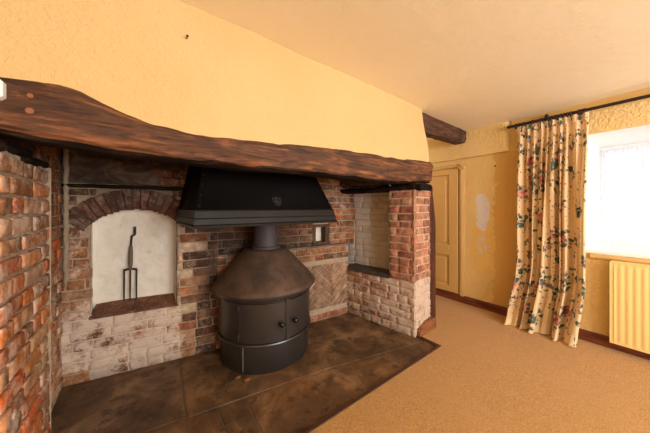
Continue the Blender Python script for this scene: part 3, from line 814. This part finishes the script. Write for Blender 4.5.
mb = MB(); mb.add([(XO+.03, wy0, wz0), (XO+.03, wy1, wz0), (XO+.03, wy1, wz1), (XO+.03, wy0, wz1)], [(0, 1, 2, 3)])
mb.build('pane', M_glass, wn, kind='structure')
def net(y0, y1, lab):
    m = MB(); n = 160; zt = wz1-.03; uv = []
    vs = []
    for j in range(9):
        for i in range(n+1):
            y = lerp(y0, y1, i/n); v = j/8
            vs.append((XO-.06+.012*math.sin(i*.7+2*nz(i*.05, 0))*(1-.3*v)+.01*nz(i*.1, v*2), y, lerp(zt, wz0+.012, v))); uv.append((i/n*2, v))
    m.add(vs, [(j*(n+1)+i, j*(n+1)+i+1, (j+1)*(n+1)+i+1, (j+1)*(n+1)+i) for j in range(8) for i in range(n)])
    m.uv = uv
    r = empty('net_curtain', (XO-.06, (y0+y1)/2, wz0), lab, 'net curtain')
    m.build('net', M_net, r, smooth=60)
    m = MB(); m.tube([(XO-.06, y0, zt), (XO-.06, y1, zt)], .006, 8); m.build('net_wire', M_white, r, smooth=60)
net(wy1-.01, .02, 'sheer white net curtain at the left half of the bright window'); net(.0, wy0+.02, 'sheer white net curtain cut by the right edge of the photo')

# cupboard door in the far wall, left of the filler patch
dr = bpy.data.objects.new('door_1', None); dr.location = (XW, 1.8, .17); C.objects.link(dr); dr['kind'] = 'structure'
X0 = XW-.012
mb = MB()
Y0, Y1, Z0, Z1 = 1.50, 2.35, .115, 1.775
def bar(y0, y1, z0, z1, x0=X0-.022, x1=X0+.01): mb.box((x0, y0, z0), (x1, y1, z1), bev=.004)
bar(Y0, 1.617, Z0, Z1); bar(2.235, Y1, Z0, Z1); bar(1.617, 2.235, Z0, .20); bar(1.617, 2.235, .606, .743); bar(1.617, 2.235, 1.70, Z1)
mb.build('door_frame', M_door, dr, smooth=30, kind='structure')
mb = MB(); mb.box((X0-.006, 1.60, .18), (X0+.008, 2.25, 1.72)); mb.box((X0-.014, 1.66, .24), (X0, 2.2, .566), bev=.005); mb.box((X0-.014, 1.66, .783), (X0, 2.2, 1.66), bev=.005)
mb.build('door_panel', M_door, dr, kind='structure')
mb = MB()
mb.box((X0-.020, 1.425, .10), (X0+.01, 1.485, 1.80), bev=.004); mb.box((X0-.030, 1.44, .10), (X0-.018, 1.468, 1.80), bev=.005)
mb.box((X0-.036, 1.415, 1.76), (X0+.01, 1.495, 1.80), bev=.008); mb.tube([(X0-.03, 1.455, 1.80), (X0-.03, 1.455, 1.83)], [.022, .010], 12)
mb.box((X0-.018, 1.485, 1.79), (X0+.01, 2.4, 1.83), bev=.005)
mb.build('door_surround', M_door, dr, smooth=30, kind='structure')
# baseboard
mb = MB()
mb.box((XW-.022, .48, .005), (XW+.01, 3.0, .082), bev=.004); mb.box((XW-.022, -3.0, .005), (XW+.01, .48, .088), bev=.004)
mb.box((XW-.016, -3.0, .08), (XW+.01, 3.0, .104), bev=.004)
mb.build('baseboard_far', M_base, smooth=30, kind='structure')
# shallow strip in deeper ochre against the ceiling over the window
mb = MB(); mb.box((XW-.02, -3, 2.165), (XW+.01, .93, 2.26), bev=.004)
mb.build('trim_13', M_door, smooth=30, kind='structure')
# nails
def nail(x, y, z, nx, ny, lab, r=.006):
    m = MB(); m.tube([(x, y, z), (x+nx*.02, y+ny*.02, z), (x+nx*.021, y+ny*.021, z), (x+nx*.024, y+ny*.024, z)], [r*.4, r*.4, r, r*.9], 10)
    m.build('nail', M_rod, smooth=30, label=lab, cat='nail')
nail(XW, 1.079, 1.748, -1, 0, 'dark nail in the yellow far wall just left of the floral curtain', .010)
x, z = aty(187, 38, 1.34); nail(x, 1.345, z, 0, -1, 'tiny dark nail high in the plaster above the oak beam', .006)

# --- remaining walls of the room (out of view)
mb = MB()
mb.add([(-2.3, -3.1, 0), (-2.3, 1.4, 0), (-2.3, 1.4, 2.3), (-2.3, -3.1, 2.3)], [(0, 1, 2, 3)])
mb.build('wall_room_left', M_plaster, kind='structure')
mb = MB(); b0, b1, c0, c1 = .1, 2.8, .75, 2.1  # unseen opening added for the fill light behind the camera
for (x0, x1, z0, z1) in ((-2.3, b0, 0, 2.3), (b1, 3.3, 0, 2.3), (b0, b1, 0, c0), (b0, b1, c1, 2.3)):
    mb.add([(x0, -3.1, z0), (x1, -3.1, z0), (x1, -3.1, z1), (x0, -3.1, z1)], [(0, 1, 2, 3)])
mb.build('wall_room_back', M_plaster, kind='structure')
mb = MB(); mb.add([(2.3, 3.05, 0), (3.4, 3.05, 0), (3.4, 3.05, 2.3), (2.3, 3.05, 2.3)], [(0, 1, 2, 3)])
mb.add([(-.8, 2.6, 0), (2.3, 2.6, 0), (2.3, 2.6, 2.3), (-.8, 2.6, 2.3)], [(0, 1, 2, 3)])
mb.add([(-.6, 1.36, 1.47), (-2.3, 1.36, 1.47), (-2.3, 1.36, 0), (-.6, 1.36, 0)], [(0, 1, 2, 3)])
mb.build('wall_passage', M_plaster, kind='structure')

# ------------------------------------------------------------------ stove
SC = (.83, 2.05, 0); YM = 2.12
st = empty('wood_stove', (.83, 2.05, 0), 'round black cast iron stove with conical top standing on the stone hearth', 'stove')
mb = MB(); mb.lathe(SC, [(.374, .003), (.380, .012), (.380, .218), (.36, .22)], 96, ymax=YM, cap=True); mb.build('base', M_iron, st, smooth=40)
mb = MB(); mb.lathe(SC, [(.38, .215), (.402, .218), (.406, .226), (.402, .234), (.38, .237)], 96, ymax=YM); mb.build('ring', M_iron, st, smooth=50)
mb = MB(); mb.lathe(SC, [(.384, .235), (.384, .56)], 96, ymax=YM-.002); mb.build('body', M_iron, st, smooth=40)
def pa(px, R):   # angle on the stove surface seen at image column px
    best = None
    for i in range(720):
        q = PI+PI*i/720; x = SC[0]+R*math.cos(q); y = SC[1]+R*math.sin(q)
        r = x*Ax.x+y*Bx.x; f = x*Ax.y+y*Bx.y; e = abs(325+F_*r/f-px)
        # nearest side only
        if best is None or e < best[0]: best = (e, q)
    return best[1]
def curved(name, a0, a1, z0, z1, R, t, mat, par, n=28):
    m = MB(); vs = []
    for i in range(n+1):
        q = a0+(a1-a0)*i/n
        for r, z in ((R, z0), (R+t, z0+.003), (R+t, z1-.003), (R, z1)): vs.append((SC[0]+r*math.cos(q), SC[1]+r*math.sin(q), z))
    fs = [(i*4+j, i*4+j+1, i*4+j+5, i*4+j+4) for i in range(n) for j in range(3)]+[(0, 1, 2, 3), (n*4, n*4+1, n*4+2, n*4+3)]
    m.add(vs, fs); return m.build(name, mat, par, smooth=40)
qa, qb, qc, qd = pa(238, .39), pa(285.5, .39), pa(289, .39), pa(311, .39)
d1 = curved('door', qa, qb, .243, .535, .383, .012, M_iron, st)
d2 = curved('door', qc, qd+.45, .243, .535, .383, .012, M_iron, st)
curved('side_panel', qa-1.0, qa-.02, .243, .535, .383, .006, M_iron, st)
curved('door_strip', qb+.005, qc-.005, .238, .55, .383, .018, M_iron, st, 4)
for px, dd in ((281, d1), (294, d2)):
    q = pa(px, .40); c, s = math.cos(q), math.sin(q); z = .372
    m = MB(); m.tube([(SC[0]+r*c, SC[1]+r*s, z) for r in (.392, .405, .412, .418, .428, .436, .440)], [.008, .007, .012, .019, .020, .014, .004], 20)
    m.build('knob', simple('knob_black', (16, 15, 15), .25), dd, smooth=50)
for zz in (.29, .50):
    q = qa+.02; c, s = math.cos(q), math.sin(q)
    m = MB(); m.tube([(SC[0]+.398*c, SC[1]+.398*s, zz-.018), (SC[0]+.398*c, SC[1]+.398*s, zz+.018)], .007, 10); m.build('hinge', M_iron, d1, smooth=50)
q = pa(243, .38)
curved('base_seam', q-.005, q+.005, .02, .205, .378, .006, simple('seam_metal', (120, 112, 106), .4), st, 2)
mb = MB(); mb.lathe(SC, [(.39, .550), (.414, .553), (.420, .562), (.420, .590), (.430, .597), (.43, .602)], 96, ymax=YM+.02); mb.build('rim', M_iron, st, smooth=50)
mb = MB()
mb.lathe(SC, [(.43, .594), (.446, .597)]+[(lerp(.446, .186, t)+.004*math.sin(t*PI), lerp(.604, .885, t)) for t in [i/10 for i in range(11)]]+[(.178, .890), (.10, .892)], 96, ymax=YM+.015)
mb.build('conical_top', M_cone, st, smooth=50, label='rust-brown conical top')
mb = MB(); mb.lathe(SC, [(.128, .888), (.128, .912), (.113, .914), (.109, .95), (.109, 1.5)], 48, cap=True); mb.build('flue_pipe', M_flue, st, smooth=50, label='grey metal flue pipe')
# rust flakes on the hearth
for i, (px, py) in enumerate([(247, 381), (238, 379)]):
    x, y = atz(px, py, 0); r = [.022, .017][i]; m = MB()
    rr = 8; vs = []
    for a in range(7):
        for b in range(10):
            th = PI*a/6; ph = 2*PI*b/10; q = r*(1+.45*nz(a*1.3+i, b*1.1, i*3))
            vs.append((x+q*math.sin(th)*math.cos(ph)*1.3, y+q*math.sin(th)*math.sin(ph), max(.001, .012+q*.55*math.cos(th))))
    m.add(vs, [(a*10+b, a*10+(b+1) % 10, (a+1)*10+(b+1) % 10, (a+1)*10+b) for a in range(6) for b in range(10)])
    m.build('rust_flake', simple('rust_lump%d' % i, (112, 70, 38), .95, var=.4, sc=60, bump=.6), smooth=60,
            label=['largest orange rusty crumb lying in front of the stove base', 'medium rusty crumb left of the largest one by the stove'][i], cat='debris')

# ------------------------------------------------------------------ hood
hd = empty('fireplace_hood', (.75, 1.9, 1.13), 'black riveted metal canopy hood hanging over the stove under the beam', 'hood')
def hoodring(z, x0, x1, y): return [(x0-.045, 2.23-.085*x0+.02, z), (x0, y, z), (x1, y, z), (x1, 2.23-.085*x1+.02, z)]
def strip(m, rings):
    vs = [p for r in rings for p in r]; k = 4
    m.add(vs, [(i*k+j, i*k+j+1, (i+1)*k+j+1, (i+1)*k+j) for i in range(len(rings)-1) for j in range(3)])
mb = MB()
TT = (2.0-1.235)/.32
strip(mb, [hoodring(1.235, .212, 1.262, 1.625), hoodring(1.555, .281, 1.205, 1.82), hoodring(1.9, .345, 1.15, 2.02)])
mb.build('canopy', M_hood, hd, smooth=20, solid=.004)
mb = MB()
strip(mb, [hoodring(1.135, .215, 1.275, 1.612), hoodring(1.127, .196, 1.292, 1.598), hoodring(1.139, .194, 1.294, 1.596), hoodring(1.146, .201, 1.288, 1.604),
           hoodring(1.180, .203, 1.282, 1.608), hoodring(1.183, .201, 1.284, 1.6065), hoodring(1.187, .204, 1.280, 1.610), hoodring(1.228, .206, 1.270, 1.617), hoodring(1.236, .204, 1.270, 1.614), hoodring(1.241, .213, 1.260, 1.625)])
mb.build('rim_moulding', M_hoodrim, hd, smooth=20, solid=.003)
def hp(t, u):  # point on the canopy's front: t up, u across
    z = lerp(1.235, 1.555, t); return Vector((lerp(lerp(.212, .281, t), lerp(1.262, 1.205, t), u), lerp(1.625, 1.82, t), z))
hn = Vector((0, -.85, .52)).normalized()
mb = MB()
for side in (0, 1):
    u0, u1 = (.0, .028) if side == 0 else (.972, 1.0)
    a, b, c, d = hp(0, u0), hp(0, u1), hp(1.2, u1), hp(1.2, u0)
    vs = [a, b, c, d]+[v+hn*.005 for v in (a, b, c, d)]
    mb = MB(); mb.add(vs, [(4, 5, 6, 7), (0, 1, 5, 4), (1, 2, 6, 5), (2, 3, 7, 6), (3, 0, 4, 7)])
    mb.build('corner_strip', M_hood, hd)
for t in (.08, .30, .52, .74, .96):
    p = hp(t, .014)+hn*.004; m = MB()
    m.tube([p, p+hn*.004, p+hn*.007], [.007, .006, .002], 10); m.build('rivet', M_hoodrim, hd, smooth=40)
bd = None
mb = MB(); c0_ = hp(.20, .52); ux = Vector((1, 0, 0)); uz = Vector((0, .52, .85))
sh = [(0, -.048), (.022, -.036), (.034, -.012), (.034, .034), (.016, .028), (0, .040), (-.016, .028), (-.034, .034), (-.034, -.012), (-.022, -.036)]
for k0, k1, h0, h1 in ((1, 1, .002, .010), (.82, .82, .010, .010)):
    pass
P0 = [c0_+ux*a+uz*b+hn*.002 for a, b in sh]; P1 = [c0_+ux*a+uz*b+hn*.012 for a, b in sh]; P2 = [c0_+ux*a*.74+uz*b*.74+hn*.012 for a, b in sh]; P3 = [c0_+ux*a*.74+uz*b*.74+hn*.006 for a, b in sh]
n = len(sh); mb.add(P0+P1+P2+P3, [(l*n+q, l*n+(q+1) % n, (l+1)*n+(q+1) % n, (l+1)*n+q) for l in range(3) for q in range(n)]+[tuple(range(3*n, 4*n))])
mb.tube([c0_+hn*.006+uz*-.02, c0_+hn*.013+uz*-.02], [.013, .009], 12)
mb.tube([c0_+hn*.012+ux*.016*math.cos(a)+uz*(.016*math.sin(a)+.008) for a in [2*PI*i/12 for i in range(13)]], .003, 6)
mb.build('shield_emblem', iron('emblem_iron', (52, 49, 48), .4), hd, smooth=30)

# ------------------------------------------------------------------ fork in the niche
fk = empty('hay_fork', FB(.353, .50, -.095), 'old three-pronged iron fork head standing upright in the white arched niche', 'fork')
def fp(s, z): return Vector(FB(s-.035, z, -.095-.03*(z-.5)))
mb = MB()
for s in (.350, .388, .428):
    bot = .508
    mb.tube([fp(s*.6+.4*.388, .758), fp(s, .748), fp(s, .66), fp(s, bot+.02), fp(s, bot)], [.0065, .0065, .006, .005, .002], 8)
mb.tube([fp(.346, .755), fp(.365, .760), fp(.388, .762), (fp(.41, .760)), fp(.432, .755)], .008, 8)
mb.build('prongs', M_fork, fk, smooth=50)
mb = MB(); mb.tube([fp(.388, .755), fp(.389, .81), fp(.390, .90), fp(.391, .945)], [.009, .015, .014, .010], 12); mb.build('socket', M_forkwood, fk, smooth=50, label='thicker grey-brown socket')
mb = MB(); mb.tube([fp(.391, .94), fp(.394, 1.00), fp(.397, 1.025), fp(.412, 1.032), fp(.415, 1.045), fp(.415, 1.10)], [.007, .007, .008, .008, .0095, .008], 10); mb.build('cranked_tang', M_fork, fk, smooth=50)

# ------------------------------------------------------------------ curtain, rod and rings
XR = 3.19
rd = empty('curtain_rod', (XR, 0, 2.14), 'thin dark metal curtain rod across the top of the far wall', 'curtain rod')
ra, rb = (XR, .90, 2.145), (XR, -2.6, 2.125)
def rz(y): return lerp(2.145, 2.125, (.9-y)/3.5)
mb = MB(); mb.tube([ra, (XR, -.8, rz(-.8)), rb], .0145, 14); mb.build('rod', M_rod, rd, smooth=50)
mb = MB(); mb.tube([(XR, .895+d, 2.145) for d in (0, .004, .012, .022, .032, .042, .050)], [.010, .017, .011, .017, .018, .012, .003], 16); mb.build('finial', M_rod, rd, smooth=50)
for y in (.62,):
    mb = MB(); mb.tube([(XW, y, rz(y)+.05), (XR+.03, y, rz(y)+.05), (XR, y, rz(y)+.03), (XR, y, rz(y)-.016)], .009, 10); mb.box((XW-.012, y-.016, rz(y)), (XW, y+.016, rz(y)+.10), bev=.003)
    mb.build('bracket', M_rod, rd, smooth=50)
ringys = [.862, .835, .80, .72, .655, .60, .578, .557, .535, .512, .49, .465, .44, .39, .372, .352]
RM = None
for i, y in enumerate(ringys):
    if i == 0:
        m = MB(); R = .0235; r = .0058; vs = []
        for a in range(20):
            for b in range(8):
                p = 2*PI*a/20; q = 2*PI*b/8; vs.append(((R+r*math.cos(q))*math.cos(p), r*1.2*math.sin(q), (R+r*math.cos(q))*math.sin(p)))
        m.add(vs, [(a*8+b, a*8+(b+1) % 8, ((a+1) % 20)*8+(b+1) % 8, ((a+1) % 20)*8+b) for a in range(20) for b in range(8)])
        o = m.build('curtain_ring', M_rod, smooth=60); RM = o
    else:
        o = RM.copy(); C.objects.link(o)
    o.location = (XR, y, rz(y)-.009)
    o['category'] = 'curtain ring'; o['group'] = 'rings on the curtain rod'
    o['label'] = ('leftmost dark ring on the rod, next to the finial' if i == 0 else 'rightmost dark ring on the rod, over the curtain edge beside the window' if i == len(ringys)-1
                  else 'small dark metal ring threaded on the rod between the leftmost and rightmost rings')
ct = empty('floral_curtain', (3.18, .6, 0), 'long cream floral curtain hanging gathered from the rod and puddling on carpet', 'curtain')
mb = MB(); nu, nv = 420, 110; uv = []; vs = []
W = 1.45
def fold(u, v):
    # along-the-rod position and depth of cloth; folds drift and merge down the drop
    ph = 2*PI*(u*9.5+.9*nz(u*4, v*.9, 1)+.25*math.sin(v*2.5)*math.sin(u*5))
    w1 = math.sin(ph); w1 = math.copysign(abs(w1)**.8, w1)*(.75+.5*nz(u*6, v*1.5, 3))
    w2 = math.sin(ph*.45+2.2*nz(u*3, v*1.1, 7)+1)
    return w1, w2
for j in range(nv+1):
    v = j/nv
    for i in range(nu+1):
        u = i/nu; w1, w2 = fold(u, v)
        ytl, ytr = .845, .328
        yml, ymr = .840, .352
        ybl, ybr = .915, .385
        t1 = sm(0, .5, v); t2 = sm(.62, 1.0, v)**1.3; t2r = sm(.72, 1.0, v)**1.2
        yl = lerp(lerp(ytl, yml, t1), ybl, t2); yr = lerp(lerp(ytr, ymr-.01, t1), ybr, t2r)
        e = min(1, min(u, 1-u)*12)
        # cloth bunches towards the bracket; flatter stretch at the left of the heading
        uu = u+.035*math.sin(u*2*PI)*(1-v*.6)
        y = lerp(yl, yr, uu)+.016*w2*sm(.1, .5, v)*e+.010*math.sin(2*(u*9.5*2*PI)+1)*(.3+.7*v)*e
        am = lerp(.020, .056, sm(0, .25, v))*lerp(1, 1.25, v)
        x = 3.185-am*w1*.75-am*w2*.55*sm(0, .4, v)-.055*t2
        x = min(x, 3.262)
        z = lerp(2.112+.006*w1, .018, v)
        sag = .02*math.sin(u*PI*3)*sm(0, .05, v)*(1-sm(.05, .3, v))
        z -= 0
        if v > .965:   # break on the floor
            q = (v-.965)/.035; x -= .05*q*(1+.5*w2); z = lerp(.10, .016, min(1, q*1.2))+.012*max(0, w1)
        elif v > .9: z = lerp(lerp(2.112, .018, .9), .10, (v-.9)/.065)
        vs.append((x, y, z)); uv.append((u*W, (1-v)*2.15))
mb.add(vs, [(j*(nu+1)+i, j*(nu+1)+i+1, (j+1)*(nu+1)+i+1, (j+1)*(nu+1)+i) for j in range(nv) for i in range(nu)]); mb.uv = uv
mb.build('drape', M_curt, ct, smooth=80)
mb = MB(); vs = []; uv = []
for j in range(5):
    for i in range(nu+1):
        u = i/nu; w1, w2 = fold(u, 0); uu = u+.035*math.sin(u*2*PI); v = j/4
        vs.append((3.180-.016*w1*.75-.005, lerp(.845, .338, uu)+.010*math.sin(2*(u*9.5*2*PI)+1)*.3, 2.118-.07*v)); uv.append((u*W+.4, 2.3-v*.07))
mb.add(vs, [(j*(nu+1)+i, j*(nu+1)+i+1, (j+1)*(nu+1)+i+1, (j+1)*(nu+1)+i) for j in range(4) for i in range(nu)]); mb.uv = uv
mb.build('heading_tape', M_curt, ct, smooth=80)

# ------------------------------------------------------------------ radiator
ry0, ry1, rz0, rz1 = -.93, .207, .085, .785
rt = empty('radiator', (3.22, -.37, .08), 'cream fluted panel radiator on the far wall below the window', 'radiator')
mb = MB(); n = 460; vs = []
def rx(y):
    t = ((ry1-y)/.0405); f = t-math.floor(t); return .0035*sm(.0, .35, f)*(1-sm(.5, .9, f)) if .02 < ry1-y < (ry1-ry0-.02) else 0
for i in range(n+1):
    y = lerp(ry1, ry0, i/n); f = rx(y)
    for z, k in ((rz0, 0), (rz0+.02, 0), (rz0+.045, 1), (rz1-.045, 1), (rz1-.02, 0), (rz1, 0)):
        vs.append((3.205-f*k-.0, y, z))
    vs.append((3.225, y, rz1)); vs.append((3.225, y, rz0))
k = 8
fs = [(i*k+j, i*k+(j+1) % k, (i+1)*k+(j+1) % k, (i+1)*k+j) for i in range(n) for j in range(k)]+[tuple(range(k)), tuple(range(n*k, n*k+k))]
mb.add(vs, fs); mb.build('front_panel', M_rad, rt, smooth=35)
mb = MB(); mb.box((3.202, ry0, rz1-.004), (3.262, ry1, rz1+.006), bev=.003)
mb.build('top_grille', M_rad, rt, smooth=30)
for y in (ry1, ry0):
    mb = MB(); mb.box((3.204, y-.004, rz0), (3.26, y+.004, rz1), bev=.002); mb.build('end_panel', M_rad, rt, smooth=30)
mb = MB(); mb.box((3.245, ry0, rz0), (3.26, ry1, rz1-.01)); mb.build('back_panel', M_rad, rt)
for y in (.05, -.8):
    mb = MB(); mb.box((3.255, y, .2), (3.286, y+.03, .7)); mb.build('wall_bracket', M_rad, rt)

# ------------------------------------------------------------------ light
def area(name, loc, rot, sx_, sy_, power, col=(1, 1, 1), spread=PI):
    l = bpy.data.lights.new(name, 'AREA'); l.shape = 'RECTANGLE'; l.size = sx_; l.size_y = sy_; l.energy = power; l.color = col; l.spread = spread
    o = bpy.data.objects.new(name, l); o.location = loc; o.rotation_euler = rot; C.objects.link(o); return o
area('back_fill_light', (1.45, -3.2, 1.45), (math.radians(90), 0, 0), 2.6, 1.3, 175, (.97, .98, 1))  # added fill light outside an unseen opening behind the camera
l = bpy.data.lights.new('room_fill_light', 'POINT'); l.energy = 24; l.shadow_soft_size = .14; l.color = (1, .97, .93)  # added point light, unseen, brightens the whole room
o = bpy.data.objects.new('room_fill_light', l); o.location = (1.1, -1.2, 1.9); C.objects.link(o)
l = bpy.data.lights.new('warm_left_fill', 'POINT'); l.energy = 7; l.shadow_soft_size = .12; l.color = (1, .7, .36)  # added warm fill, unseen, to tint the left part of the plaster
o = bpy.data.objects.new('warm_left_fill', l); o.location = (-1.4, -.5, 1.6); C.objects.link(o)
l = bpy.data.lights.new('passage_fill_light', 'POINT'); l.energy = 6; l.shadow_soft_size = .12; l.color = (1, .93, .82)  # added unseen fill that lifts the passage end
o = bpy.data.objects.new('passage_fill_light', l); o.location = (2.85, 2.5, 1.9); C.objects.link(o)
w_ = bpy.data.worlds.new('sky'); bpy.context.scene.world = w_; w_.use_nodes = True
bg = w_.node_tree.nodes['Background']; bg.inputs[0].default_value = (.93, .96, 1, 1); bg.inputs[1].default_value = 1.15

cam = bpy.data.cameras.new('camera'); cam.sensor_width = 36; cam.lens = F_/650*36; cam.shift_y = -(216.5-HZ)/650; cam.clip_start = .02
o = bpy.data.objects.new('camera', cam); o.location = (0, 0, H); o.rotation_euler = (PI/2, 0, math.atan2(Ax.y, Bx.y)*-1)
C.objects.link(o); bpy.context.scene.camera = o
vs_ = bpy.context.scene.view_settings; vs_.view_transform = 'Standard'; vs_.look = 'None'; vs_.gamma = 1; vs_.exposure = 0.0; vs_.use_curve_mapping = False
